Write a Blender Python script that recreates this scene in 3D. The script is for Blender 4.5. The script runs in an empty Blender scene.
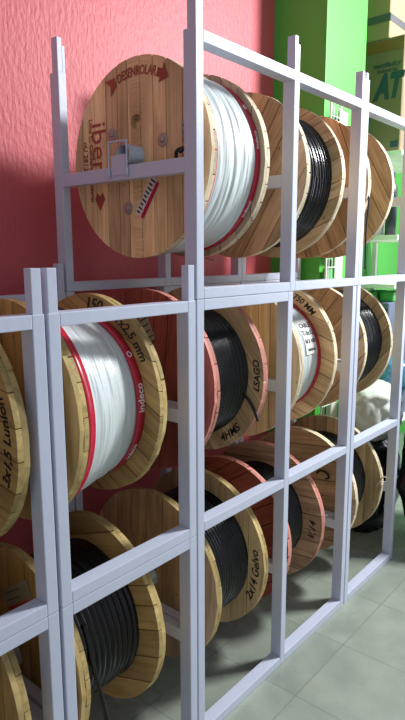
import bpy, bmesh, math, random
from mathutils import Vector, Matrix, noise
random.seed(7)
PI = math.pi
SC = bpy.context.scene
COL = SC.collection

# ------------------------------------------------------------------ materials
def new_mat(name):
    m = bpy.data.materials.new(name); m.use_nodes = True
    nt = m.node_tree; b = nt.nodes['Principled BSDF']
    return m, nt, b
def srgb(r, g, b):
    f = lambda c: (c/255/12.92) if c/255 <= .04045 else ((c/255+.055)/1.055)**2.4
    return (f(r), f(g), f(b), 1)
def N(nt, typ, **kw):
    n = nt.nodes.new(typ)
    for k, v in kw.items():
        if k.startswith('in_'):
            n.inputs[k[3:].replace('_', ' ')].default_value = v
        else: setattr(n, k, v)
    return n
def simple(name, col, rough=.5, metal=0, bump=0, bscale=60, var=.08, spec=.5):
    m, nt, b = new_mat(name); L = nt.links
    b.inputs['Roughness'].default_value = rough; b.inputs['Metallic'].default_value = metal
    b.inputs['Specular IOR Level'].default_value = spec
    tc = N(nt, 'ShaderNodeTexCoord'); nz = N(nt, 'ShaderNodeTexNoise'); nz.inputs['Scale'].default_value = 7; nz.inputs['Detail'].default_value = 4
    L.new(tc.outputs['Object'], nz.inputs['Vector'])
    cr = N(nt, 'ShaderNodeValToRGB')
    cr.color_ramp.elements[0].position = .3; cr.color_ramp.elements[1].position = .7
    cr.color_ramp.elements[0].color = tuple(c*(1-var) for c in col[:3])+(1,)
    cr.color_ramp.elements[1].color = tuple(min(1, c*(1+var)) for c in col[:3])+(1,)
    L.new(nz.outputs['Fac'], cr.inputs['Fac']); L.new(cr.outputs['Color'], b.inputs['Base Color'])
    if bump:
        n2 = N(nt, 'ShaderNodeTexNoise'); n2.inputs['Scale'].default_value = bscale; n2.inputs['Detail'].default_value = 3
        L.new(tc.outputs['Object'], n2.inputs['Vector'])
        bp = N(nt, 'ShaderNodeBump'); bp.inputs['Strength'].default_value = bump; bp.inputs['Distance'].default_value = .01
        L.new(n2.outputs['Fac'], bp.inputs['Height']); L.new(bp.outputs['Normal'], b.inputs['Normal'])
    return m

def wood(name, light, dark, rough=.65, stain=.0, spots=.8):
    m, nt, b = new_mat(name); L = nt.links
    b.inputs['Roughness'].default_value = rough; b.inputs['Specular IOR Level'].default_value = .25
    at = N(nt, 'ShaderNodeAttribute', attribute_name='grain'); at.attribute_type = 'GEOMETRY'
    mp = N(nt, 'ShaderNodeMapping'); mp.inputs['Scale'].default_value = (55, 3.2, 30)
    L.new(at.outputs['Vector'], mp.inputs['Vector'])
    nz = N(nt, 'ShaderNodeTexNoise'); nz.inputs['Scale'].default_value = 1; nz.inputs['Detail'].default_value = 5; nz.inputs['Distortion'].default_value = .8
    L.new(mp.outputs['Vector'], nz.inputs['Vector'])
    cr = N(nt, 'ShaderNodeValToRGB'); e = cr.color_ramp.elements
    e[0].position = .18; e[1].position = .6; e[0].color = dark; e[1].color = light
    L.new(nz.outputs['Fac'], cr.inputs['Fac'])
    # tint per plank
    tt = N(nt, 'ShaderNodeAttribute', attribute_name='tint'); tt.attribute_type = 'GEOMETRY'
    mr = N(nt, 'ShaderNodeMapRange'); mr.inputs['To Min'].default_value = .74; mr.inputs['To Max'].default_value = 1.16
    L.new(tt.outputs['Fac'], mr.inputs['Value'])
    mx = N(nt, 'ShaderNodeMix', data_type='RGBA', blend_type='MULTIPLY'); mx.inputs[0].default_value = 1
    L.new(cr.outputs['Color'], mx.inputs[6]); L.new(mr.outputs['Result'], mx.inputs[7])
    # blotchy weathering and knots
    mp2 = N(nt, 'ShaderNodeMapping'); mp2.inputs['Scale'].default_value = (9, 4, 9); L.new(at.outputs['Vector'], mp2.inputs['Vector'])
    n2 = N(nt, 'ShaderNodeTexNoise'); n2.inputs['Scale'].default_value = 1; n2.inputs['Detail'].default_value = 4
    L.new(mp2.outputs['Vector'], n2.inputs['Vector'])
    r2 = N(nt, 'ShaderNodeMapRange'); r2.inputs['From Min'].default_value = .35; r2.inputs['From Max'].default_value = .65
    r2.inputs['To Min'].default_value = .78-stain; r2.inputs['To Max'].default_value = 1.08
    L.new(n2.outputs['Fac'], r2.inputs['Value'])
    mx2 = N(nt, 'ShaderNodeMix', data_type='RGBA', blend_type='MULTIPLY'); mx2.inputs[0].default_value = 1
    L.new(mx.outputs[2], mx2.inputs[6]); L.new(r2.outputs['Result'], mx2.inputs[7])
    vo = N(nt, 'ShaderNodeTexVoronoi'); vo.inputs['Scale'].default_value = 13
    L.new(at.outputs['Vector'], vo.inputs['Vector'])
    r3 = N(nt, 'ShaderNodeMapRange'); r3.inputs['From Min'].default_value = .05; r3.inputs['From Max'].default_value = .1
    r3.inputs['To Min'].default_value = 1-spots*.6; r3.inputs['To Max'].default_value = 1
    L.new(vo.outputs['Distance'], r3.inputs['Value'])
    mx3 = N(nt, 'ShaderNodeMix', data_type='RGBA', blend_type='MULTIPLY'); mx3.inputs[0].default_value = 1
    L.new(mx2.outputs[2], mx3.inputs[6]); L.new(r3.outputs['Result'], mx3.inputs[7])
    L.new(mx3.outputs[2], b.inputs['Base Color'])
    bp = N(nt, 'ShaderNodeBump'); bp.inputs['Strength'].default_value = .35; bp.inputs['Distance'].default_value = .003
    L.new(nz.outputs['Fac'], bp.inputs['Height']); L.new(bp.outputs['Normal'], b.inputs['Normal'])
    return m

M = {}
M['paint'] = simple('lilac_grey_paint', srgb(200, 206, 224), .38, bump=.06, bscale=40, var=.03)
M['pipe'] = simple('galvanised_pipe', srgb(176, 184, 190), .35, .5, var=.06)
M['bolt'] = simple('bolt_steel', srgb(168, 160, 150), .4, .4)
M['pine'] = wood('pine_planks', srgb(250, 216, 164), srgb(206, 160, 106))
M['pine_old'] = wood('weathered_pine', srgb(224, 196, 146), srgb(172, 142, 94), stain=.06)
M['pine_brown'] = wood('brown_planks', srgb(214, 180, 140), srgb(160, 124, 88), stain=.08)
M['pine_dark'] = wood('dark_planks', srgb(170, 134, 100), srgb(130, 96, 68), stain=.1)
M['pine_gold'] = wood('golden_planks', srgb(210, 174, 112), srgb(168, 130, 76), stain=.12)
M['pine_grey'] = wood('grey_tan_planks', srgb(222, 202, 170), srgb(190, 166, 130), stain=.08)
M['rim_cream'] = wood('cream_rim', srgb(240, 226, 194), srgb(214, 192, 148), stain=.05)
M['rim_gold'] = wood('golden_rim', srgb(212, 186, 124), srgb(166, 138, 84), stain=.12)
M['rim_pink'] = wood('salmon_rim', srgb(222, 150, 134), srgb(194, 122, 108), spots=.3)
M['red_wood'] = wood('red_stained_planks', srgb(164, 88, 76), srgb(128, 62, 54), spots=.3)
M['white_film'] = simple('white_cable_under_film', srgb(208, 217, 217), .42, bump=.12, bscale=26, var=.04, spec=.7)
M['black_cable'] = simple('black_cable', srgb(9, 11, 15), .24, bump=.0, spec=.5)
M['red_tape'] = simple('red_wrap', srgb(190, 34, 58), .3, var=.12)
M['barrel'] = simple('barrel_wood', srgb(120, 90, 60), .7)
M['ink_red'] = simple('red_stencil_ink', srgb(164, 78, 58), .7, var=.2)
M['ink_black'] = simple('black_marker_ink', srgb(36, 32, 30), .6)
M['ink_white'] = simple('white_print', srgb(236, 226, 226), .5)
M['ink_blue'] = simple('blue_carton_print', srgb(40, 72, 84), .6)
M['paper'] = simple('label_paper', srgb(222, 218, 214), .5)
M['paper_grey'] = simple('grey_label', srgb(150, 146, 132), .6)
M['carton_dim'] = simple('shaded_brown_carton', srgb(132, 116, 88), .75, bump=.04, bscale=14, var=.05)  # darker copy of the carton, shade on the left face put into its colour
M['carton'] = simple('brown_carton', srgb(176, 152, 112), .75, bump=.04, bscale=14, var=.05)
M['carton_tape'] = simple('grey_tape', srgb(96, 96, 98), .4)
M['carton_strip'] = simple('brown_tape', srgb(142, 92, 56), .4)
M['shelf_white'] = simple('white_shelf', srgb(236, 236, 228), .45)
M['olive'] = simple('yellow_upright', srgb(176, 160, 66), .5)
M['green_pack'] = simple('green_pack', srgb(70, 170, 80), .35)
M['dark_item'] = simple('dark_item', srgb(40, 52, 56), .4)
M['grey_blue'] = simple('grey_blue_carton', srgb(96, 108, 132), .5)
M['clear_white'] = simple('white_bottle', srgb(224, 228, 232), .25)
M['black_plastic'] = simple('black_plastic', srgb(22, 24, 30), .22, bump=.6, bscale=9, spec=.7)
M['white_plastic'] = simple('white_plastic', srgb(206, 212, 202), .3, bump=.7, bscale=12, var=.15)
M['blue_plastic'] = simple('blue_plastic', srgb(70, 130, 160), .3, bump=.6, bscale=14, var=.25)
M['grille'] = simple('display_mesh', srgb(214, 232, 214), .4)
M['beige'] = simple('cream_panel', srgb(222, 214, 200), .5)

def wall_mat(name, col, strength=.55):
    m, nt, b = new_mat(name); L = nt.links
    b.inputs['Roughness'].default_value = .55
    tc = N(nt, 'ShaderNodeTexCoord')
    n1 = N(nt, 'ShaderNodeTexNoise'); n1.inputs['Scale'].default_value = 2.5; n1.inputs['Detail'].default_value = 4
    L.new(tc.outputs['Object'], n1.inputs['Vector'])
    cr = N(nt, 'ShaderNodeValToRGB'); e = cr.color_ramp.elements
    e[0].position = .3; e[1].position = .75
    e[0].color = tuple(c*.93 for c in col[:3])+(1,); e[1].color = tuple(min(1, c*1.06) for c in col[:3])+(1,)
    L.new(n1.outputs['Fac'], cr.inputs['Fac']); L.new(cr.outputs['Color'], b.inputs['Base Color'])
    mp = N(nt, 'ShaderNodeMapping'); mp.inputs['Scale'].default_value = (60, 60, 26)
    L.new(tc.outputs['Object'], mp.inputs['Vector'])
    n2 = N(nt, 'ShaderNodeTexNoise'); n2.inputs['Scale'].default_value = 1; n2.inputs['Detail'].default_value = 3
    L.new(mp.outputs['Vector'], n2.inputs['Vector'])
    bp = N(nt, 'ShaderNodeBump'); bp.inputs['Strength'].default_value = strength; bp.inputs['Distance'].default_value = .008
    L.new(n2.outputs['Fac'], bp.inputs['Height']); L.new(bp.outputs['Normal'], b.inputs['Normal'])
    return m
M['red_wall'] = wall_mat('red_plaster', srgb(208, 94, 100))
M['green_wall'] = wall_mat('green_paint', srgb(80, 182, 68), .12)

def floor_mat():
    m, nt, b = new_mat('pale_floor_tiles'); L = nt.links
    b.inputs['Roughness'].default_value = .28; b.inputs['Specular IOR Level'].default_value = .5
    tc = N(nt, 'ShaderNodeTexCoord'); sx = N(nt, 'ShaderNodeSeparateXYZ'); L.new(tc.outputs['Object'], sx.inputs[0])
    T = .41; outs = []; ids = []
    for ax, off in (('X', .835), ('Y', -.145)):
        a = N(nt, 'ShaderNodeMath', operation='SUBTRACT'); L.new(sx.outputs[ax], a.inputs[0]); a.inputs[1].default_value = off-T*40
        d = N(nt, 'ShaderNodeMath', operation='DIVIDE'); L.new(a.outputs[0], d.inputs[0]); d.inputs[1].default_value = T
        fr = N(nt, 'ShaderNodeMath', operation='FRACT'); L.new(d.outputs[0], fr.inputs[0])
        fl = N(nt, 'ShaderNodeMath', operation='FLOOR'); L.new(d.outputs[0], fl.inputs[0]); ids.append(fl)
        s = N(nt, 'ShaderNodeMath', operation='SUBTRACT'); L.new(fr.outputs[0], s.inputs[0]); s.inputs[1].default_value = .5
        ab = N(nt, 'ShaderNodeMath', operation='ABSOLUTE'); L.new(s.outputs[0], ab.inputs[0])
        g = N(nt, 'ShaderNodeMath', operation='GREATER_THAN'); L.new(ab.outputs[0], g.inputs[0]); g.inputs[1].default_value = .4945
        outs.append(g)
    mxg = N(nt, 'ShaderNodeMath', operation='MAXIMUM'); L.new(outs[0].outputs[0], mxg.inputs[0]); L.new(outs[1].outputs[0], mxg.inputs[1])
    cb = N(nt, 'ShaderNodeCombineXYZ'); L.new(ids[0].outputs[0], cb.inputs[0]); L.new(ids[1].outputs[0], cb.inputs[1])
    wn = N(nt, 'ShaderNodeTexWhiteNoise'); L.new(cb.outputs[0], wn.inputs['Vector'])
    nz = N(nt, 'ShaderNodeTexNoise'); nz.inputs['Scale'].default_value = 5; nz.inputs['Detail'].default_value = 6
    L.new(tc.outputs['Object'], nz.inputs['Vector'])
    cr = N(nt, 'ShaderNodeValToRGB'); e = cr.color_ramp.elements; e[0].position = .3; e[1].position = .72
    e[0].color = srgb(136, 145, 132); e[1].color = srgb(160, 168, 154)
    L.new(nz.outputs['Fac'], cr.inputs['Fac'])
    mr = N(nt, 'ShaderNodeMapRange'); mr.inputs['To Min'].default_value = .93; mr.inputs['To Max'].default_value = 1.04; L.new(wn.outputs['Value'], mr.inputs['Value'])
    mm = N(nt, 'ShaderNodeMix', data_type='RGBA', blend_type='MULTIPLY'); mm.inputs[0].default_value = 1
    L.new(cr.outputs['Color'], mm.inputs[6]); L.new(mr.outputs['Result'], mm.inputs[7])
    mx = N(nt, 'ShaderNodeMix', data_type='RGBA'); L.new(mxg.outputs[0], mx.inputs[0]); L.new(mm.outputs[2], mx.inputs[6])
    mx.inputs[7].default_value = srgb(126, 134, 121)
    L.new(mx.outputs[2], b.inputs['Base Color'])
    n3 = N(nt, 'ShaderNodeTexNoise'); n3.inputs['Scale'].default_value = 9; L.new(tc.outputs['Object'], n3.inputs['Vector'])
    rr = N(nt, 'ShaderNodeMapRange'); rr.inputs['To Min'].default_value = .16; rr.inputs['To Max'].default_value = .42; L.new(n3.outputs['Fac'], rr.inputs['Value'])
    L.new(rr.outputs['Result'], b.inputs['Roughness'])
    bp = N(nt, 'ShaderNodeBump'); bp.inputs['Strength'].default_value = .25; bp.inputs['Distance'].default_value = .004; bp.invert = True
    L.new(mxg.outputs[0], bp.inputs['Height']); L.new(bp.outputs['Normal'], b.inputs['Normal'])
    return m
M['floor'] = floor_mat()

# ------------------------------------------------------------------ object helpers
def link_bm(name, bm, mats, parent=None, smooth=False, loc=None):
    me = bpy.data.meshes.new(name)
    bmesh.ops.recalc_face_normals(bm, faces=bm.faces)
    bm.to_mesh(me); bm.free()
    if not isinstance(mats, (list, tuple)): mats = [mats]
    for m in mats: me.materials.append(m)
    if smooth:
        for p in me.polygons: p.use_smooth = True
    o = bpy.data.objects.new(name, me); COL.objects.link(o)
    if parent: o.parent = parent
    if loc: o.location = loc
    return o
def box(bm, x0, x1, y0, y1, z0, z1, mi=0):
    r = bmesh.ops.create_cube(bm, size=1)
    for v in r['verts']:
        v.co = Vector((x0+(v.co.x+.5)*(x1-x0), y0+(v.co.y+.5)*(y1-y0), z0+(v.co.z+.5)*(z1-z0)))
    for f in {f for v in r['verts'] for f in v.link_faces}: f.material_index = mi
    return r['verts']
def rbox(bm, x0, x1, y0, y1, z0, z1, bev=.0025, mi=0, seg=2):
    t = bmesh.new(); box(t, x0, x1, y0, y1, z0, z1)
    bmesh.ops.bevel(t, geom=list(t.edges), offset=bev, segments=seg, affect='EDGES', profile=.6)
    for f in t.faces: f.material_index = mi
    me = bpy.data.meshes.new('t'); t.to_mesh(me); t.free(); bm.from_mesh(me); bpy.data.meshes.remove(me)
def tube(bm, pts, r, seg=10, cap=True, mi=0):
    pts = [Vector(p) for p in pts]; rings = []
    prev = None
    for i, p in enumerate(pts):
        d = (pts[min(i+1, len(pts)-1)]-pts[max(i-1, 0)]).normalized()
        if prev is None:
            a = d.orthogonal().normalized()
        else:
            a = (prev-d*prev.dot(d)).normalized()
        prev = a; b = d.cross(a)
        rings.append([bm.verts.new(p+(a*math.cos(2*PI*k/seg)+b*math.sin(2*PI*k/seg))*r) for k in range(seg)])
    for i in range(len(rings)-1):
        for k in range(seg):
            f = bm.faces.new((rings[i][k], rings[i][(k+1) % seg], rings[i+1][(k+1) % seg], rings[i+1][k])); f.smooth = True; f.material_index = mi
    if cap:
        bm.faces.new(rings[0][::-1]).material_index = mi; bm.faces.new(rings[-1]).material_index = mi
def smooth_pts(pts, n=8):
    P = [Vector(p) for p in pts]; P = [P[0]*2-P[1]]+P+[P[-1]*2-P[-2]]; out = []
    for i in range(1, len(P)-2):
        for k in range(n):
            t = k/n; a, b, c, d = P[i-1], P[i], P[i+1], P[i+2]
            out.append(.5*((2*b)+(c-a)*t+(2*a-5*b+4*c-d)*t*t+(3*b-a-3*c+d)*t**3))
    out.append(P[-2]); return out
def empty(name, loc, label, cat, group=None):
    o = bpy.data.objects.new(name, None); COL.objects.link(o); o.location = loc
    o.empty_display_size = .1
    o['label'] = label; o['category'] = cat
    if group: o['group'] = group
    return o
def tag(o, label, cat, group=None):
    o['label'] = label; o['category'] = cat
    if group: o['group'] = group
    return o
def struct(o): o['kind'] = 'structure'; return o

def text_mesh(s, size, shear=0, extrude=.0004, bold=0):
    cu = bpy.data.curves.new('t', 'FONT'); cu.body = s; cu.size = size; cu.extrude = extrude; cu.shear = shear; cu.offset = bold
    cu.align_x = 'CENTER'; cu.align_y = 'CENTER'; cu.resolution_u = 3
    o = bpy.data.objects.new('t', cu); COL.objects.link(o)
    dg = bpy.context.evaluated_depsgraph_get(); dg.update()
    me = bpy.data.meshes.new_from_object(o.evaluated_get(dg))
    bpy.data.objects.remove(o); bpy.data.curves.remove(cu)
    return me
def text(name, s, size, fn, mat, parent, shear=0, bold=None):
    me = text_mesh(s, size, shear, bold=size*.018 if bold is None else bold)
    bm = bmesh.new(); bm.from_mesh(me); bpy.data.meshes.remove(me)
    for v in bm.verts: v.co = Vector(fn(v.co.x, v.co.y, v.co.z))
    return link_bm(name, bm, mat, parent)
def plane_fn(o, right, up, off=.0006):
    o, r, u = Vector(o), Vector(right).normalized(), Vector(up).normalized(); n = r.cross(u)
    return lambda x, y, z: o+r*x+u*y+n*(z+off)

# ------------------------------------------------------------------ setting
def slab(name, *a, mat): 
    bm = bmesh.new(); box(bm, *a); return struct(link_bm(name, bm, mat))
slab('floor', -4, 6, -4, 1.0, -.1, 0, mat=M['floor'])
slab('wall_back', -4, 1.762, .90, 1.0, 0, 4.0, mat=M['red_wall'])
bm = bmesh.new(); rbox(bm, 1.762, 2.262, .551, 1.0, 0, 4.0, .004)
struct(link_bm('wall_pillar', bm, M['green_wall']))
slab('wall_right', 2.262, 6, .92, 1.0, 0, 4.0, mat=M['green_wall'])

# ------------------------------------------------------------------ racks
TW, TD = .035, .050     # tube width along the row, depth across it
YB = .66                # front face of the rear posts
def post_part(root, ox, x, y, z0, z1, w=TW, d=TD):
    bm = bmesh.new(); rbox(bm, x-ox, x-ox+w, y, y+d, z0, z1); return link_bm('post', bm, M['paint'], root)
def rail_part(root, ox, x0, x1, y, z0, z1, name='rail', d=TD):
    bm = bmesh.new(); rbox(bm, x0-ox, x1-ox, y, y+d, z0, z1); return link_bm(name, bm, M['paint'], root)
def spigot(root, ox, x, y, z, kind='full'):
    bm = bmesh.new(); g = .0035
    if kind == 'full': rbox(bm, x-ox+g, x-ox+TW-g, y+.002, y+.031, z-.01, z+.110, .0015)
    else:
        rbox(bm, x-ox+.001, x-ox+.021, y+.001, y+.035, z-.01, z+.118, .0012)
        rbox(bm, x-ox+.0215, x-ox+TW-.001, y+.001, y+.03, z-.01, z+.092, .0012)
    return link_bm('spigot', bm, M['paint'], root)
def depth_rail(root, ox, x, z):          # z = top
    r = rail_part(root, ox, x, x+TW, TD, z-.046, z, 'axle_rail', d=YB-TD)
    bm = bmesh.new()
    yc = .345; x0 = x-ox-.004
    rbox(bm, x0, x0+.004, yc-.036, yc+.036, z-.03, z+.036, .001)
    w = .0035
    for sy in (-1, 1): tube(bm, [(x0-.003, yc+sy*.045, z-.036), (x0-.003, yc+sy*.045, z-.008)], .006, 6)
    tube(bm, smooth_pts([(x0-.003, yc-.045, z-.03), (x0-.003, yc-.045, z+.068), (x0-.003, yc-.037, z+.077),
                         (x0-.003, yc+.037, z+.079), (x0-.003, yc+.045, z+.069), (x0-.003, yc+.045, z-.03)], 4), w, 6)
    b = link_bm('axle_bracket', bm, M['paint'], r)
    return r
RG = 'lilac steel reel racks'

# top rack over the two middle bays
ZS = 1.599
r = empty('reel_rack', (0, 0, ZS), 'two-bay lilac rack on the top level holding the red-stencilled reel of white cable', 'rack', RG)
Z = lambda a: a-ZS
for x in (0, .550, 1.098):
    for y in (0, YB): post_part(r, 0, x, y, Z(ZS), Z(2.396))
    for y in (0, YB): spigot(r, 0, x, y, Z(2.396), 'angle')
    depth_rail(r, 0, x, Z(2.035))
for a, b in ((TW, .550), (.585, 1.098)):
    rail_part(r, 0, a, b, 0, Z(2.361), Z(2.396))
    rail_part(r, 0, a, b, 0, Z(ZS), Z(1.634))
    rail_part(r, 0, a, b, YB, Z(ZS), Z(1.636))
# top rack at the far end
r = empty('reel_rack', (1.135, 0, ZS), 'single-bay lilac rack on top level at far right, before the cartons', 'rack', RG)
for x in (1.135, 1.697):
    for y in (0, YB): post_part(r, 1.135, x, y, 0, Z(2.396)); spigot(r, 1.135, x, y, Z(2.396), 'angle')
    depth_rail(r, 1.135, x, Z(2.035))
rail_part(r, 1.135, 1.17, 1.697, 0, Z(2.361), Z(2.396)); rail_part(r, 1.135, 1.17, 1.697, 0, 0, .035); rail_part(r, 1.135, 1.17, 1.697, YB, 0, .037)
# lower two-bay rack
r = empty('reel_rack', (0, 0, 0), 'tall two-bay lilac rack on the floor under the stencilled reel, four reels inside', 'rack', RG)
for x in (0, .538, 1.086):
    for y in (0, YB): post_part(r, 0, x, y, 0, ZS-.001)
    depth_rail(r, 0, x, 1.242); depth_rail(r, 0, x, .452)
for a, b in ((TW, .538), (.573, 1.086)):
    rail_part(r, 0, a, b, 0, 0, .035); rail_part(r, 0, a, b, 0, .805, .840)
    rail_part(r, 0, a, b, YB, 0, .035); rail_part(r, 0, a, b, YB, .805, .840)
rail_part(r, 0, TW, .538, 0, 1.562, ZS-.001)
rail_part(r, 0, .573, 1.086, YB, 1.562, ZS-.001)
# lower rack at far end
r = empty('reel_rack', (1.13, 0, 0), 'tall single-bay lilac rack on the floor at the far end, next to black bags', 'rack', RG)
for x in (1.13, 1.697):
    for y in (0, YB): post_part(r, 1.13, x, y, 0, ZS-.001)
    depth_rail(r, 1.13, x, 1.242); depth_rail(r, 1.13, x, .452)
for y in (0, YB):
    rail_part(r, 1.13, 1.165, 1.697, y, 0, .035); rail_part(r, 1.13, 1.165, 1.697, y, .805, .840)
rail_part(r, 1.13, 1.165, 1.697, YB, 1.562, ZS-.001)
# the four small stacked racks at the near end
def small_rack(x0, x1, z0, z1, label, spig):
    r = empty('reel_rack', (x0, 0, z0), label, 'rack', RG); h = z1-z0
    for x in (x0, x1):
        for y in (0, YB):
            post_part(r, x0, x, y, 0, h)
            if spig: spigot(r, x0, x, y, h)
        depth_rail(r, x0, x, (.452 if z0 < .5 else 1.242)-z0)
    for y in (0, YB):
        rail_part(r, x0, x0+TW, x1, y, 0, .035); rail_part(r, x0, x0+TW, x1, y, h-.035, h)
small_rack(-.5575, -.0415, 0, .8055, 'lower of two stacked lilac racks in second column from left, holds black cable reel', False)
small_rack(-.5575, -.0415, .8065, 1.5965, 'upper of two stacked lilac racks, second column from left, holds red-banded white cable reel', True)
small_rack(-1.12, -.603, 0, .8055, 'bottom lilac rack at the left edge of the picture, beneath its twin', False)
small_rack(-1.12, -.603, .8065, 1.5965, 'upper lilac rack at the left edge with open post stubs, beside white cable reel', True)

# ------------------------------------------------------------------ reels
YC = .332
def planks(bm, R, x0, x1, ang, n, rng, mi_face=0, mi_rim=1, hole=.0, yc=0, zc=0):
    """one layer of boards cut to a disc; boards run along angle ang (0 = vertical)"""
    gl = bm.verts.layers.float_vector['grain']; tl = bm.verts.layers.float['tint']
    ca, sa = math.cos(ang), math.sin(ang)
    ed = [-R]
    wds = [rng.uniform(.8, 1.25) for _ in range(n)]; s = sum(wds)
    for w in wds: ed.append(ed[-1]+2*R*w/s)
    ed[-1] = R
    for i in range(n):
        a, b = ed[i]+.0018, ed[i+1]-.0018
        if i == 0: a = -R*.9995
        if i == n-1: b = R*.9995
        off = Vector((rng.uniform(0, 20), rng.uniform(0, 20), rng.uniform(0, 20))); tint = rng.random()
        Rr = R*(1-rng.uniform(0, .006))
        K = 9; us = [a+(b-a)*k/(K-1) for k in range(K)]
        loops = []
        top = [(u, math.sqrt(max(0, Rr*Rr-u*u))) for u in us]
        bot = [(u, -math.sqrt(max(0, Rr*Rr-u*u))) for u in reversed(us)]
        outl = []
        for p in top+bot:
            if not outl or (abs(outl[-1][0]-p[0])+abs(outl[-1][1]-p[1])) > 1e-5: outl.append(p)
        if abs(outl[0][0]-outl[-1][0])+abs(outl[0][1]-outl[-1][1]) < 1e-5: outl.pop()
        vs = []
        dx = rng.uniform(-.0006, .0006)
        for X in (x0+dx, x1+dx):
            row = []
            for (u, v) in outl:
                y = u*ca-v*sa; z = u*sa+v*ca
                q = bm.verts.new((X, y+yc, z+zc)); q[gl] = Vector((u, v, X))+off; q[tl] = tint; row.append(q)
            vs.append(row)
        m = len(outl)
        f = bm.faces.new(vs[0]); f.material_index = mi_face
        f = bm.faces.new(vs[1][::-1]); f.material_index = mi_face
        for k in range(m):
            k2 = (k+1) % m
            f = bm.faces.new((vs[0][k], vs[0][k2], vs[1][k2], vs[1][k]))
            # long straight sides belong to the board faces, the arc to the rim
            f.material_index = mi_rim if abs(outl[k][0]-outl[k2][0]) > 1e-6 else mi_face
def flange(parent, x, th, R, mats, ang_out, ang_in, n, seed, outer_first=True, label=None):
    rng = random.Random(seed)
    bm = bmesh.new(); bm.verts.layers.float_vector.new('grain'); bm.verts.layers.float.new('tint')
    a1, a2 = (ang_out, ang_in) if outer_first else (ang_in, ang_out)
    planks(bm, R, x, x+th/2-.0006, a1, n, rng); planks(bm, R*.998, x+th/2+.0006, x+th, a2, n-1, rng)
    o = link_bm('flange', bm, list(mats), parent)
    if label: o['label'] = label
    return o
def coil(parent, x0, x1, r, dia, mat, seed=0, amp=1.0, seg=120, lobes=0, bands=(), label=None, sub=7):
    n = max(3, round((x1-x0)/dia)); rows = n*sub+1; rng = random.Random(seed)
    jit = [rng.uniform(-.25, .35)*dia*.4*amp for _ in range(n+3)]
    bm = bmesh.new(); G = []
    for i in range(rows):
        X = x0+(x1-x0)*i/(rows-1); row = []
        for k in range(seg):
            th = 2*PI*k/seg
            ph = (X-x0)/dia+th/(2*PI)+.12*math.sin(th*2+seed)
            fr = ph-math.floor(ph); j = int(ph) % (n+2)
            jj = jit[j]*(1-fr)+jit[(j+1) % (n+3)]*fr if False else jit[j]*math.sin(PI*fr)
            bump = math.sqrt(max(0, 1-(2*fr-1)**2))*dia*.5*amp
            rr = r-dia*.5*amp+bump+jj+.002*math.sin(3*th+seed+X*20)
            row.append(bm.verts.new((X, -rr*math.cos(th), rr*math.sin(th))))
        G.append(row)
    for i in range(rows-1):
        xm = (x0+(x1-x0)*(i+.5)/(rows-1))
        mi = 0
        for q, (b0, b1) in enumerate(bands):
            if b0 <= xm <= b1: mi = 1
        for k in range(seg):
            f = bm.faces.new((G[i][k], G[i][(k+1) % seg], G[i+1][(k+1) % seg], G[i+1][k])); f.smooth = True; f.material_index = mi
    bm.faces.new(G[0][::-1]); bm.faces.new(G[-1])
    o = link_bm('cable_winding', bm, [mat, M['red_tape']], parent)
    if label: o['label'] = label
    return o
def film_coil(parent, x0, x1, r0, r1, seed, band_r=.030, band_l=0):
    """white cable under stretch film: soft uneven ridges, red wrap at the edge"""
    bm = bmesh.new(); G = []; rows = 90; seg = 120
    for i in range(rows):
        X = x0+(x1-x0)*i/(rows-1); row = []
        r = r0+(r1-r0)*min(1, (X-x0)/(x1-x0)*1.15)
        for k in range(seg):
            th = 2*PI*k/seg
            w = noise.noise(Vector((X*42+seed*3, math.cos(th)*1.2, math.sin(th)*1.2)))*.0055
            w += noise.noise(Vector((X*110+seed, math.cos(th)*2.5, math.sin(th)*2.5)))*.0022
            e = min(X-x0, x1-X)/.03
            rr = r+w-(.004*(1-min(1, e))**2)
            row.append(bm.verts.new((X, -rr*math.cos(th), rr*math.sin(th))))
        G.append(row)
    for i in range(rows-1):
        for k in range(seg):
            f = bm.faces.new((G[i][k], G[i][(k+1) % seg], G[i+1][(k+1) % seg], G[i+1][k])); f.smooth = True
    for row, X in ((G[0], x0), (G[-1], x1)):
        inn = [bm.verts.new((X, -.10*math.cos(2*PI*k/seg), .10*math.sin(2*PI*k/seg))) for k in range(seg)]
        for k in range(seg): bm.faces.new((row[k], row[(k+1) % seg], inn[(k+1) % seg], inn[k]))
        if X == x0: first = inn
    for k in range(seg): bm.faces.new((first[k], first[(k+1) % seg], inn[(k+1) % seg], inn[k]))
    o = link_bm('cable_winding', bm, M['white_film'], parent)
    for (a, b) in ((x1-band_r, x1), (x0, x0+band_l)):
        if b-a < .002: continue
        bm = bmesh.new(); A = []
        r = r1 if b == x1 else r0
        for X, rr in ((a, r+.001), (a, r+.0045), (b, r+.0045-(r0-r1)*.15*(b != x1)), (b, r+.001-(r0-r1)*.15*(b != x1))):
            A.append([bm.verts.new((X, -(rr)*math.cos(2*PI*k/seg), (rr)*math.sin(2*PI*k/seg))) for k in range(seg)])
        for i in range(4):
            for k in range(seg):
                f = bm.faces.new((A[i][k], A[i][(k+1) % seg], A[(i+1) % 4][(k+1) % seg], A[(i+1) % 4][k])); f.smooth = (i == 1)
        ob = link_bm('red_band', bm, M['red_tape'], parent)
    return o
def cyl_fn(r, th0, xc, up='left', off=.0008):
    """wrap text round a winding: text runs upward round the coil, letter tops to the left"""
    s = 1 if up == 'left' else -1
    def f(x, y, z):
        th = th0+s*x/r; X = xc-s*y; rr = r+z+off
        return (X, -rr*math.cos(th), rr*math.sin(th))
    return f
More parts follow.
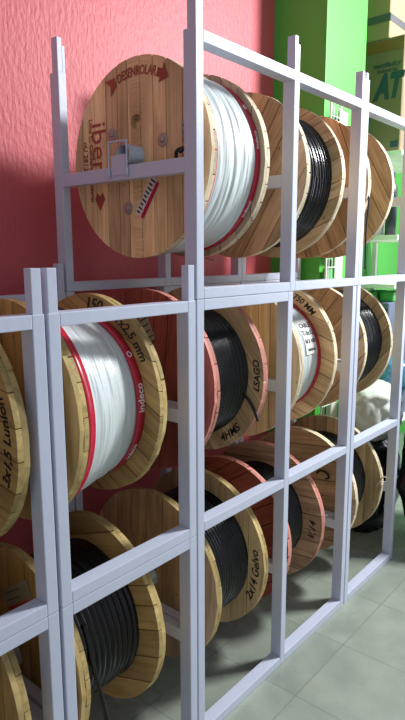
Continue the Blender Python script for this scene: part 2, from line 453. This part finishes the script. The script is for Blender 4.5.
def arc_fn(x, r0, mid, s=-1, off=.0008):
    """bend text round the flange centre on the face that looks along -x; mid = angle of its centre"""
    def f(u, v, w):
        a = mid-u/r0; rr = r0+v
        return (x-off-w, -rr*math.cos(a), rr*math.sin(a))
    return f
def reel(label, x0, x1, z, R, lm, rm, seed, th=.03, angs=(0, PI/2), angs_r=None, pipe=(None, None), nb=9):
    t = empty('cable_reel', (0, YC, z), label, 'cable reel', 'wooden cable reels on the racks')
    fl = flange(t, x0, th, R, lm, angs[0], angs[1], nb, seed)
    ar = angs_r or (angs[1], angs[0])
    fr = flange(t, x1-th, th, R, rm, ar[1], ar[0], nb, seed+50)
    p0, p1 = pipe
    bm = bmesh.new()
    PR = .036
    p0 = p0 if p0 is not None else x0-.03; p1 = p1 if p1 is not None else x1+.03
    seg = 28; A = []
    for X, rr in ((p0, .031), (p0, .036), (p1, .036), (p1, .031)):
        zo = {2: 2.035, 1: 1.242, 0: .452}[2 if z > 1.8 else 1 if z > .9 else 0]+.0365-z
        A.append([bm.verts.new((X, rr*math.cos(2*PI*k/seg), rr*math.sin(2*PI*k/seg)+zo)) for k in range(seg)])
    for i in range(4):
        for k in range(seg):
            f = bm.faces.new((A[i][k], A[i][(k+1) % seg], A[(i+1) % 4][(k+1) % seg], A[(i+1) % 4][k])); f.smooth = i in (1, 3)
    link_bm('axle_pipe', bm, M['pipe'], t)
    return t, fl, fr
def tail(t, pts, r=.006, mat='black_cable', name='cable_tail'):
    bm = bmesh.new(); tube(bm, smooth_pts(pts, 8), r, 8); o = link_bm(name, bm, M[mat], t); return o
def local(t, p): return (p[0]-t.location.x, p[1]-t.location.y, p[2]-t.location.z)
def sticker(parent, x, y, z, w, h, ang, mat, strip=None, lines=0, name='sticker', t=None):
    """paper label on a face looking along -x; centre y,z (reel coordinates), ang = tilt of its long side"""
    bm = bmesh.new()
    up = Vector((0, -math.sin(ang), math.cos(ang))); rt = Vector((0, -math.cos(ang), -math.sin(ang)))
    def quad(u0, u1, v0, v1, d0, mi):
        vs = []
        for d in (d0, d0-.0006):
            for (u, v) in ((u0, v0), (u1, v0), (u1, v1), (u0, v1)):
                vs.append(bm.verts.new(Vector((x+d, y, z))+rt*u+up*v))
        for q in ((0, 1, 2, 3), (7, 6, 5, 4), (0, 4, 5, 1), (1, 5, 6, 2), (2, 6, 7, 3), (3, 7, 4, 0)):
            f = bm.faces.new([vs[i] for i in q]); f.material_index = mi
    quad(-w/2, w/2, -h/2, h/2, -.0012, 0)
    if strip: quad(w*.12, w/2-.002, -h/2+.002, h/2-.002, -.0019, 1)
    mats = [M[mat], M['red_tape'], M['ink_black']]
    rng = random.Random(int(abs(y*1000)))
    for i in range(lines):
        v = -h/2+h*(i+.7)/(lines+.4)
        quad(-w*.42, (-w*.42+(w*.5 if strip else w*.84)*rng.uniform(.55, 1)), v-h*.022, v+h*.022, -.0019, 2)
    return link_bm(name, bm, mats, parent)

WP, WO, WB, WD, WG, WY = (M['pine'], M['pine_old'], M['pine_brown'], M['pine_dark'], M['pine_gold'], M['pine_grey'])
RC, RGd, RP = M['rim_cream'], M['rim_gold'], M['rim_pink']
Z3, Z2, Z1 = 2.062, 1.280, .507

# --- U1: top, first bay
t, fl, fr = reel('large white cable reel in top rack, pine face stencilled in red, steel pipe sticking out', .070, .395, Z3, .335, (WP, RC), (WY, RC), 11, pipe=(.003, .570), nb=11)
# holes cut in the boards
def cut(o, y, z, r, depth):
    bm = bmesh.new(); rr = bmesh.ops.create_cone(bm, cap_ends=True, segments=24, radius1=r, radius2=r, depth=depth*2)
    bmesh.ops.rotate(bm, verts=bm.verts, cent=(0, 0, 0), matrix=Matrix.Rotation(PI/2, 3, 'Y'))
    bmesh.ops.translate(bm, verts=bm.verts, vec=(.070, y, z))
    c = link_bm('cutter', bm, M['barrel']); c.location = o.parent.location
    md = o.modifiers.new('b', 'BOOLEAN'); md.operation = 'DIFFERENCE'; md.object = c; md.solver = 'EXACT'; md.use_self = False
    dg = bpy.context.evaluated_depsgraph_get(); dg.update()
    me = bpy.data.meshes.new_from_object(o.evaluated_get(dg)); o.modifiers.clear()
    if len(me.polygons) > 100: o.data = me
    bpy.data.objects.remove(c)
cut(fl, .332-YC, 2.187-Z3, .025, .024)
for (y, z) in ((.452, 2.160), (.205, 2.113), (.378, 1.902)):
    bm = bmesh.new()
    A = []
    for X, rr in ((.0705, .0225), (.067, .0225), (.0655, .019), (.0655, .010), (.062, .0095), (.0585, .006)):
        A.append([bm.verts.new((X, y-YC+rr*math.cos(2*PI*k/20), z-Z3+rr*math.sin(2*PI*k/20))) for k in range(20)])
    for i in range(len(A)-1):
        for k in range(20): bm.faces.new((A[i][k], A[i][(k+1) % 20], A[i+1][(k+1) % 20], A[i+1][k]))
    bm.faces.new(A[-1])
    bm.faces.new(A[0][::-1])
    link_bm('bolt', bm, M['bolt'], t)
xf = .0695
text('stencil_lettering', 'DESENROLAR', .042, (lambda f: (lambda u, v, w: f(u*.74, v, w)))(arc_fn(xf, .286, 1.545)), M['ink_red'], fl)
# arrow head and notched tail of the stencil
def poly_arc(pts, name='stencil_arrow', r0=.286, mid=1.545):
    bm = bmesh.new(); fn = arc_fn(xf, r0, mid); fr_ = [bm.verts.new(fn(u, v, 0)) for u, v in pts]; bk = [bm.verts.new(fn(u, v, .0005)) for u, v in pts]
    n = len(pts); bm.faces.new(fr_[::-1]); bm.faces.new(bk)
    for i in range(n): bm.faces.new((fr_[i], fr_[(i+1) % n], bk[(i+1) % n], bk[i]))
    return link_bm(name, bm, M['ink_red'], fl)
poly_arc([(.10, .014), (.10, -.014), (.12, -.014), (.12, -.03), (.158, .002), (.12, .034), (.12, .014)])
poly_arc([(-.105, .015), (-.105, -.015), (-.15, -.03), (-.135, 0), (-.15, .03)])
text('stencil_lettering', 'iber', .112, plane_fn((xf, .53-YC, 2.125-Z3), (0, 0, -1), (0, -1, 0), .001), M['ink_red'], fl, 0, 0)
text('stencil_lettering', 'Lima C. Corderos industrial', .026, plane_fn((xf, .572-YC, 2.08-Z3), (0, 0, -1), (0, -1, 0), .001), M['ink_red'], fl)
text('stencil_lettering', 'nU 2812', .030, plane_fn((xf, .604-YC, 2.10-Z3), (0, 0, -1), (0, -1, 0), .001), M['ink_red'], fl)
bm = bmesh.new()
for (dy, dz, s) in ((0, 0, .03),):
    pts = [(-.5, .1), (-.28, .5), (0, .28), (.28, .5), (.5, .1), (0, -.6)]
    a = [bm.verts.new((xf-.001, .53-YC-u*.055, 1.935-Z3+v*.06)) for u, v in pts]; b2 = [bm.verts.new((xf, .53-YC-u*.055, 1.935-Z3+v*.06)) for u, v in pts]
    bm.faces.new(a); bm.faces.new(b2[::-1])
    for i in range(6): bm.faces.new((a[i], a[(i+1) % 6], b2[(i+1) % 6], b2[i]))
link_bm('stencil_emblem', bm, M['ink_red'], fl)
sticker(fl, xf, .280-YC, 1.93-Z3, .048, .145, .62, 'paper', True, 9)
sticker(fl, xf, .105-YC, 2.125-Z3, .022, .075, -.1, 'rim_pink' if False else 'paper_grey', False, 3)
film_coil(t, .100, .366, .324, .309, 3, band_r=.030, band_l=.012)
text('band_print', 'indeco', .024, cyl_fn(.3137, .22, .351), M['ink_white'], t)
text('band_print', 'O', .026, cyl_fn(.3137, .62, .351), M['ink_white'], t)
text('band_print', 'indeco', .024, cyl_fn(.3137, -.55, .351), M['ink_white'], t)
tail(t, [(.055, -.20, -.028), (.04, -.215, .0), (.055, -.23, .012), (.03, -.24, -.004), (.04, -.255, .008), (.055, -.265, -.01)], .006)
tail(t, [(.345, -.06, -.306), (.35, -.06, -.33), (.366, -.11, -.345)], .0035, 'rim_pink', 'film_end')

# --- U2
t, fl, fr = reel('reel of black cable in far bay of the two-bay top rack, plain plank face', .650, .972, Z3-.004, .333, (WB, RC), (WP, RC), 21, angs=(.55, .55+PI/2), angs_r=(.3, 1.2), pipe=(.574, 1.125))
coil(t, .68, .942, .286, .021, M['black_cable'], 5)
# --- U3
t, fl, fr = reel('nearly empty tan reel in the top rack at far right end, in front of cartons', 1.19, 1.485, Z3-.006, .336, (WB, RC), (WO, RC), 31, angs=(-.4, 1.2), angs_r=(1.1, -.5), pipe=(1.14, 1.725))
coil(t, 1.22, 1.455, .16, .013, M['black_cable'], 8)
tail(t, [(1.235, -.15, -.06), (1.222, -.28, -.02), (1.205, -.331, -.06), (1.188, -.334, -.2), (1.186, -.338, -.385)], .004)
# --- middle level
t, fl, fr = reel('golden reel at the left edge, middle level, handwritten size on its flange', -.985, -.628, Z2-.004, .334, (WG, RGd), (WG, RGd), 41, th=.035, angs_r=(.15, PI/2+.15), pipe=(-1.11, -.575))
coil(t, -.95, -.663, .225, .014, M['black_cable'], 9)
text('handwriting', '3x1,5 Lunion', .044, arc_fn(-.6635, .292, .05) if False else (lambda u, v, w: (-.6642-w, -(.292-v*1.0)*math.cos(.02+u/.292), (.292-v)*math.sin(.02+u/.292))), M['ink_black'], fr, .25)
t, fl, fr = reel('reel of white cable with red bands and lettering, middle level, second column from left', -.478, -.143, Z2, .335, (WG, RGd), (WG, RGd), 51, th=.032, pipe=(-.55, -.012), angs_r=(.5, PI/2+.5))
film_coil(t, -.446, -.175, .322, .266, 6, band_r=.034, band_l=.036)
text('band_print', 'indeco', .034, cyl_fn(.2708, .10, -.190), M['ink_white'], t)
text('band_print', 'O', .026, cyl_fn(.2708, .62, -.190), M['ink_white'], t)
text('band_print', 'indeco', .026, cyl_fn(.2708, -.62, -.190), M['ink_white'], t)
bm = bmesh.new(); tube(bm, smooth_pts([(-.33, -.06, .302), (-.325, -.10, .29), (-.315, -.135, .272)], 6), .0035, 6); link_bm('film_slit', bm, M['ink_black'], t)
text('handwriting', '150 m', .055, lambda u, v, w: (-.1756-w, -(.302+v)*math.cos(1.35-u/.302), (.302+v)*math.sin(1.35-u/.302)), M['ink_black'], fr, .25)
text('handwriting', '1x2,5 mm', .045, lambda u, v, w: (-.1756-w, -(.302+v)*math.cos(.78-u/.302), (.302+v)*math.sin(.78-u/.302)), M['ink_black'], fr, .25)
t, fl, fr = reel('reddish reel of black cable, middle level, third column, salmon rims and handwriting', .085, .402, Z2+.002, .337, (M['red_wood'], RP), (WO, RP), 61, angs=(.1, PI/2), angs_r=(.9, -.7), pipe=(.01, .553))
coil(t, .115, .372, .266, .0125, M['black_cable'], 12)
sticker(fl, .0845, .312-YC, 1.475-Z2, .045, .10, -.45, 'paper_grey', False, 4)
text('handwriting', 'LSAGO', .038, lambda u, v, w: (.3713-w, -(.308-v)*math.cos(.03+u/.308), (.308-v)*math.sin(.03+u/.308)), M['ink_black'], fr, .2)
text('handwriting', '4HMS', .045, lambda u, v, w: (.3713-w, -(.300-v)*math.cos(-.92+u/.3), (.300-v)*math.sin(-.92+u/.3)), M['ink_black'], fr, .2)
tail(t, [(.36, -.25, -.06), (.36, -.277, -.085), (.364, -.30, -.12), (.366, -.318, -.163)], .0055)
t, fl, fr = reel('cream-rimmed reel of white cable with a paper label, middle level, fourth column', .632, .955, Z2-.002, .337, (WP, RC), (WP, RC), 71, angs_r=(.35, .35+PI/2), pipe=(.556, 1.115))
film_coil(t, .662, .925, .27, .264, 9, band_r=.026, band_l=0)
bm = bmesh.new(); A = []
for X in (.80, .893):
    A.append([bm.verts.new((X, -rr*math.cos(a), rr*math.sin(a))) for rr in (.2705,) for a in [.12+.60*k/12 for k in range(13)]])
for k in range(12): bm.faces.new((A[0][k], A[0][k+1], A[1][k+1], A[1][k]))
lab = link_bm('paper_label', bm, M['paper'], t)
for i, (s, sz, a) in enumerate((('CABLE', .03, .60), ('T-3x12', .03, .47), ('N 3 100', .024, .33), ('metros', .02, .2))):
    text('label_print', s, sz, (lambda a: (lambda u, v, w: (.848+u, -(.2715+w)*math.cos(a+v/.268), (.2715+w)*math.sin(a+v/.268))))(a), M['ink_blue'] if i % 2 else M['ink_black'], lab)
text('handwriting', '750 MM', .04, lambda u, v, w: (.9243-w, -(.300+v)*math.cos(.95-u/.3), (.300+v)*math.sin(.95-u/.3)), M['ink_black'], fr, .2)
t, fl, fr = reel('reel of black cable, middle level, last column on the right', 1.262, 1.60, Z2-.006, .323, (WB, RC), (WO, RC), 81, angs=(.7, -.8), pipe=(1.135, 1.725))
coil(t, 1.292, 1.57, .272, .013, M['black_cable'], 14)
# --- bottom level
t, fl, fr = reel('golden reel at the left edge, bottom level, only its near flange in view', -1.03, -.668, Z1, .336, (WG, RGd), (WG, RGd), 91, th=.035, pipe=(-1.11, -.575))
coil(t, -.995, -.703, .2, .014, M['black_cable'], 15)
t, fl, fr = reel('reel of thick black cable, bottom level, second column from left, golden flanges', -.508, -.165, Z1, .336, (WG, RGd), (WG, RGd), 101, th=.032, angs_r=(-.35, PI/2-.35), pipe=(-.55, -.012), nb=8)
coil(t, -.476, -.197, .246, .0235, M['black_cable'], 16, sub=9)
sticker(fl, -.5085, .30-YC, .712-Z1, .17, .055, -.55, 'paper_grey', False, 2)
sticker(fl, -.5085, .275-YC, .678-Z1, .17, .020, -.55, 'red_tape', False, 0)
tail(t, [(-.40, -.215, .12), (-.40, -.236, .06), (-.405, -.262, .0), (-.405, -.285, -.06), (-.40, -.305, -.14), (-.395, -.32, -.25), (-.385, -.31, -.38), (-.37, -.28, -.49)], .0075)
t, fl, fr = reel('reel of black cable, bottom level, third column, near face of brown boards', .098, .425, Z1-.004, .339, (WB, RGd), (WO, RGd), 111, angs=(.02, PI/2), pipe=(.01, .553), nb=8)
coil(t, .128, .395, .262, .0155, M['black_cable'], 17)
text('handwriting', '2x14 Gelvo', .048, lambda u, v, w: (.3943-w, -(.298-v)*math.cos(-.14+u/.298), (.298-v)*math.sin(-.14+u/.298)), M['ink_black'], fr, .3)
t, fl, fr = reel('reel of black cable with red painted near face and salmon rims, bottom level, fourth column', .575, .892, Z1+.003, .337, (M['red_wood'], RP), (WB, RP), 121, angs=(1.0, -.5), angs_r=(.2, 1.5), pipe=(.556, 1.115))
coil(t, .605, .862, .24, .015, M['black_cable'], 18)
text('handwriting', 'V.14', .05, lambda u, v, w: (.8613-w, -(.29-v)*math.cos(-.1+u/.29), (.29-v)*math.sin(-.1+u/.29)), M['ink_black'], fr, .3)
t, fl, fr = reel('cream-rimmed brown reel of black cable, bottom level, last column, beside black bags', 1.205, 1.537, Z1-.003, .337, (WD if False else WB, RC), (WO, RC), 131, angs=(1.45, 0), angs_r=(1.45, 0), pipe=(1.135, 1.725), nb=8)
coil(t, 1.235, 1.507, .25, .015, M['black_cable'], 19)
tail(t, [(1.2, -.115, .118), (1.195, -.14, .138), (1.195, -.178, .132), (1.197, -.185, .11), (1.2, -.17, .1)], .005, name='wire_loop')
tail(t, [(1.5, -.31, -.0), (1.50, -.345, .06), (1.52, -.36, .055), (1.535, -.35, .03)], .003, 'rim_cream', 'tie_string')

# ------------------------------------------------------------------ behind: shelving and goods
X0, X1, Y0, Y1 = 2.40, 3.25, .345, .885
s = empty('shelving_unit', (X0, Y0, 0), 'white shelving with yellow uprights behind the far rack, holding cartons', 'shelves')
L0 = lambda a, b, c, d, e, f: (a-X0, b-X0, c-Y0, d-Y0, e, f)
for z in (.55, 1.515, 1.835, 2.365):
    bm = bmesh.new(); rbox(bm, *L0(X0, X1, Y0, Y1, z, z+.03)); link_bm('shelf_board', bm, M['shelf_white'], s)
for x in (X0+.002, X1-.037):
    for y in ((Y0+.03, Y1-.037) if x > 3 else (.72, Y1-.037)):
        bm = bmesh.new(); rbox(bm, *L0(x, x+.035, y, y+.035, 0, 2.364)); link_bm('upright', bm, M['shelf_white'], s)
def carton(label, x0, x1, y0, y1, z0, z1, mat='carton', tape=None):
    o = empty('carton', ((x0+x1)/2, (y0+y1)/2, z0), label, 'box', 'cartons on the shelving')
    cx, cy = (x0+x1)/2, (y0+y1)/2
    bm = bmesh.new(); rbox(bm, x0-cx, x1-cx, y0-cy, y1-cy, 0, z1-z0, .006, seg=1); link_bm('box_body', bm, M[mat], o)
    return o, cx, cy
o, cx, cy = carton('big brown carton with blue AT lettering on the top shelf', 2.46, 3.1, .385, .86, 2.396, 3.10, 'carton_dim')
bm = bmesh.new(); box(bm, 2.457-cx, 2.459-cx, .39-cy, .855-cy, .625, .69); link_bm('tape', bm, M['carton_strip'], o)
fn = lambda y, z: plane_fn((2.459-cx, y-cy, z-2.396), (0, -1, 0), (0, 0, 1), .001)
text('carton_print', 'AT', .20, (lambda f: (lambda u, v, w: f(u*.66, v, w)))(fn(.487, 2.80)), M['ink_blue'], o, .25, .012)
text('carton_print', 'ventilador', .046, fn(.495, 2.94), M['ink_blue'], o)
text('carton_print', 'industrial', .036, fn(.495, 2.905), M['ink_blue'], o)
bm = bmesh.new(); box(bm, 2.457-cx, 2.459-cx, .40-cy, .45-cy, .03, .07); link_bm('carton_mark', bm, M['ink_blue'], o)
o, cx, cy = carton('brown carton with grey tape round it, stacked on the AT lettered carton', 2.46, 3.0, .49, .86, 3.101, 3.55)
bm = bmesh.new(); box(bm, 2.457-cx, 3.003-cx, .487-cy, .863-cy, .10, .145); link_bm('tape', bm, M['carton_tape'], o)
for i, (y, h, mt) in enumerate(((.42, .40, 'dark_item'), (.50, .33, 'clear_white'), (.585, .31, 'clear_white'))):
    bm = bmesh.new()
    prof = [(0, .0), (.036, 0), (.036, h*.7), (.03, h*.78), (.014, h*.86), (.014, h*.93)]
    A = [[bm.verts.new((max(r_, .0005)*math.cos(2*PI*k/16), max(r_, .0005)*math.sin(2*PI*k/16), z)) for k in range(16)] for r_, z in prof]
    for a in range(len(A)-1):
        for k in range(16): bm.faces.new((A[a][k], A[a][(k+1) % 16], A[a+1][(k+1) % 16], A[a+1][k])).smooth = True
    bm.faces.new(A[-1])
    bo = empty('bottle', (2.46, y, 1.866), ('tall dark bottle at the shelf front under the AT carton', 'white plastic bottle under the AT carton, next to the dark one', 'white plastic bottle under the AT carton, nearest the green pillar')[i], 'bottle', 'bottles on the shelf')
    link_bm('bottle_body', bm, M[mt], bo)
    bm = bmesh.new(); bmesh.ops.create_cone(bm, cap_ends=True, segments=16, radius1=.017, radius2=.016, depth=.03); bmesh.ops.translate(bm, verts=bm.verts, vec=(0, 0, h*.93+.015)); link_bm('cap', bm, M['dark_item'], bo)
o, cx, cy = carton('grey-blue carton on the lower shelf, behind the last middle-level reel', 2.43, 3.0, .39, .70, .581, 1.42, 'grey_blue')
bm = bmesh.new(); box(bm, 2.427-cx, 2.429-cx, .395-cy, .695-cy, .78, .80); link_bm('carton_band', bm, M['dark_item'], o)
bm = bmesh.new(); box(bm, 2.427-cx, 2.429-cx, .41-cy, .56-cy, .55, .70); link_bm('carton_panel', bm, M['paper'], o)
o = bpy.data.objects
# green packets lying on the carton under the shelf
for i, (y, mt) in enumerate(((.44, 'green_pack'), (.56, 'green_pack'))):
    bm = bmesh.new(); rbox(bm, -.1, .1, -.05, .05, 0, .07, .015, seg=3)
    q = link_bm('packet', bm, M[mt], loc=(2.60, y, 1.42)); tag(q, 'green packet on top of the grey-blue carton, %s' % ('front one' if i == 0 else 'nearer the wall'), 'packet', 'green packets')
# wire display in front of the pillar
dx0, dx1, dy = 1.745, 1.955, .50
d = empty('wire_display', (dx0, dy, 0), 'tall white wire display with green packs against the green pillar', 'display stand')
bm = bmesh.new()
for x in (0, dx1-dx0-.09): tube(bm, [(x, 0, 0), (x, 0, 2.59)], .007, 6)
for z in [0.05+k*.085 for k in range(30)]: tube(bm, [(0, 0, z), (dx1-dx0-.09, 0, z)], .0035, 5)
for x in [k*.0365 for k in range(1, 4)]: tube(bm, [(x, 0, 0.05), (x, 0, 2.57)], .003, 5)
link_bm('wire_frame', bm, M['grille'], d)
bm = bmesh.new(); rbox(bm, dx1-dx0-.09, dx1-dx0, .0, .03, 0, 2.56); link_bm('side_panel', bm, M['beige'], d)
for i, (x, z, mt) in enumerate(((.025, 2.47, 'green_pack'), (.065, 2.47, 'dark_item'), (.105, 2.47, 'dark_item'), (.07, 2.36, 'green_pack'), (.07, 1.75, 'green_pack'), (.07, 1.62, 'green_pack'))):
    bm = bmesh.new(); w = .016 if z > 2.4 else .055; rbox(bm, -w, w, 0, .02, -.04, .04, .003)
    q = link_bm('hanging_pack', bm, M[mt], loc=(dx0+x, dy+.008, z))
    tag(q, '%s pack hanging on the wire display by the green pillar, %s' % (('dark' if mt == 'dark_item' else 'green'), ('top row left', 'top row middle', 'top row right', 'second row', 'near mid height', 'lowest')[i]), 'pack', 'packs on the wire display')

# ------------------------------------------------------------------ bags
def bag(name, label, cx, cy, z0, rx, ry, h, mat, seed, neck=True, crumple=.045):
    bm = bmesh.new(); bmesh.ops.create_icosphere(bm, subdivisions=5, radius=1)
    for v in bm.verts:
        c = v.co.copy(); zz = c.z
        f = 1.0
        prof = (1-abs(zz)**3.2)**.5 if abs(zz) < 1 else 0
        d = Vector((c.x, c.y, 0)); l = d.length
        k = prof/(l+1e-6) if l > 1e-4 else 0
        p = Vector((c.x*k*rx, c.y*k*ry, (zz+1)/2*h))
        a = math.atan2(c.y, c.x)
        n = abs(noise.noise(Vector((c.x*2.2+seed, c.y*2.2, c.z*1.6))))*2-.5
        n2 = abs(noise.noise(Vector((c.x*5.5+seed, c.y*5.5, c.z*3+seed))))*1.6-.4
        w = 1+crumple*2.2*n+crumple*1.4*n2+.035*math.sin(a*9+seed+zz*3)*max(0, zz)
        p.x *= w; p.y *= w
        if neck and zz > .8: p.x *= 1-(zz-.8)*3.2*.8; p.y *= 1-(zz-.8)*3.2*.8
        p.z = max(0.0, p.z+crumple*.35*n2*h)if zz > -.85 else 0
        v.co = p
    for f in bm.faces: f.smooth = True
    return tag(link_bm(name, bm, M[mat], loc=(cx, cy, z0)), label, 'bag')
bag('rubbish_bag', 'big black plastic bag on the floor at the right edge, past the last rack', 2.13, -.14, 0, .32, .24, .98, 'black_plastic', 1.3, False)
bag('rubbish_bag', 'low black plastic bag on the floor behind the last bottom reel', 2.06, .31, 0, .26, .17, .62, 'black_plastic', 4.1, False)
bag('plastic_bag', 'crumpled white plastic bag full of scraps on top of the low black bag', 2.06, .31, .60, .20, .18, .36, 'white_plastic', 7.7, False)
bag('plastic_bag', 'small white plastic bag on the big black bag at the right edge', 2.2, -.05, .93, .16, .15, .16, 'white_plastic', 2.2, False)
bag('plastic_bag', 'blue and white plastic bag behind the white one, under the shelves', 2.28, .27, .84, .10, .10, .24, 'blue_plastic', 9.2, False)

# ------------------------------------------------------------------ light
def area(name, loc, target, size, power, col, sy=None):
    l = bpy.data.lights.new(name, 'AREA'); l.energy = power; l.color = col; l.shape = 'RECTANGLE'; l.size = size; l.size_y = sy or size
    o = bpy.data.objects.new(name, l); COL.objects.link(o); o.location = loc
    o.rotation_euler = (Vector(target)-Vector(loc)).to_track_quat('-Z', 'Y').to_euler(); return o
area('ceiling_lamp', (2.75, -1.35, 3.45), (.8, .3, 1.3), .55, 185, (.96, .98, 1), .5)
area('door_daylight', (5.5, -2.2, 2.0), (0, .2, 1.4), 2.2, 60, (.9, .96, 1))
w = bpy.data.worlds.new('World'); SC.world = w; w.use_nodes = True
bg = w.node_tree.nodes['Background']; bg.inputs['Color'].default_value = (.82, .88, 1.0, 1); bg.inputs['Strength'].default_value = .40

# ------------------------------------------------------------------ camera
cam = bpy.data.cameras.new('camera'); co = bpy.data.objects.new('camera', cam); COL.objects.link(co)
yaw, pitch, roll = .70152, -.17436, -.00296
fwd = Vector((math.cos(yaw)*math.cos(pitch), math.sin(yaw)*math.cos(pitch), math.sin(pitch)))
right = Vector((math.sin(yaw), -math.cos(yaw), 0)); up = right.cross(fwd)
r2 = right*math.cos(roll)+up*math.sin(roll); u2 = up*math.cos(roll)-right*math.sin(roll)
mt = Matrix((r2, u2, -fwd)).transposed().to_4x4(); mt.translation = Vector((-1.41453, -1.2173, 1.73426))
co.matrix_world = mt
cam.sensor_fit = 'VERTICAL'; cam.sensor_height = 36; cam.lens = 591.2*36/720; cam.clip_start = .02
SC.camera = co
SC.view_settings.view_transform = 'Standard'; SC.view_settings.look = 'None'; SC.view_settings.gamma = 1
SC.view_settings.exposure = 0
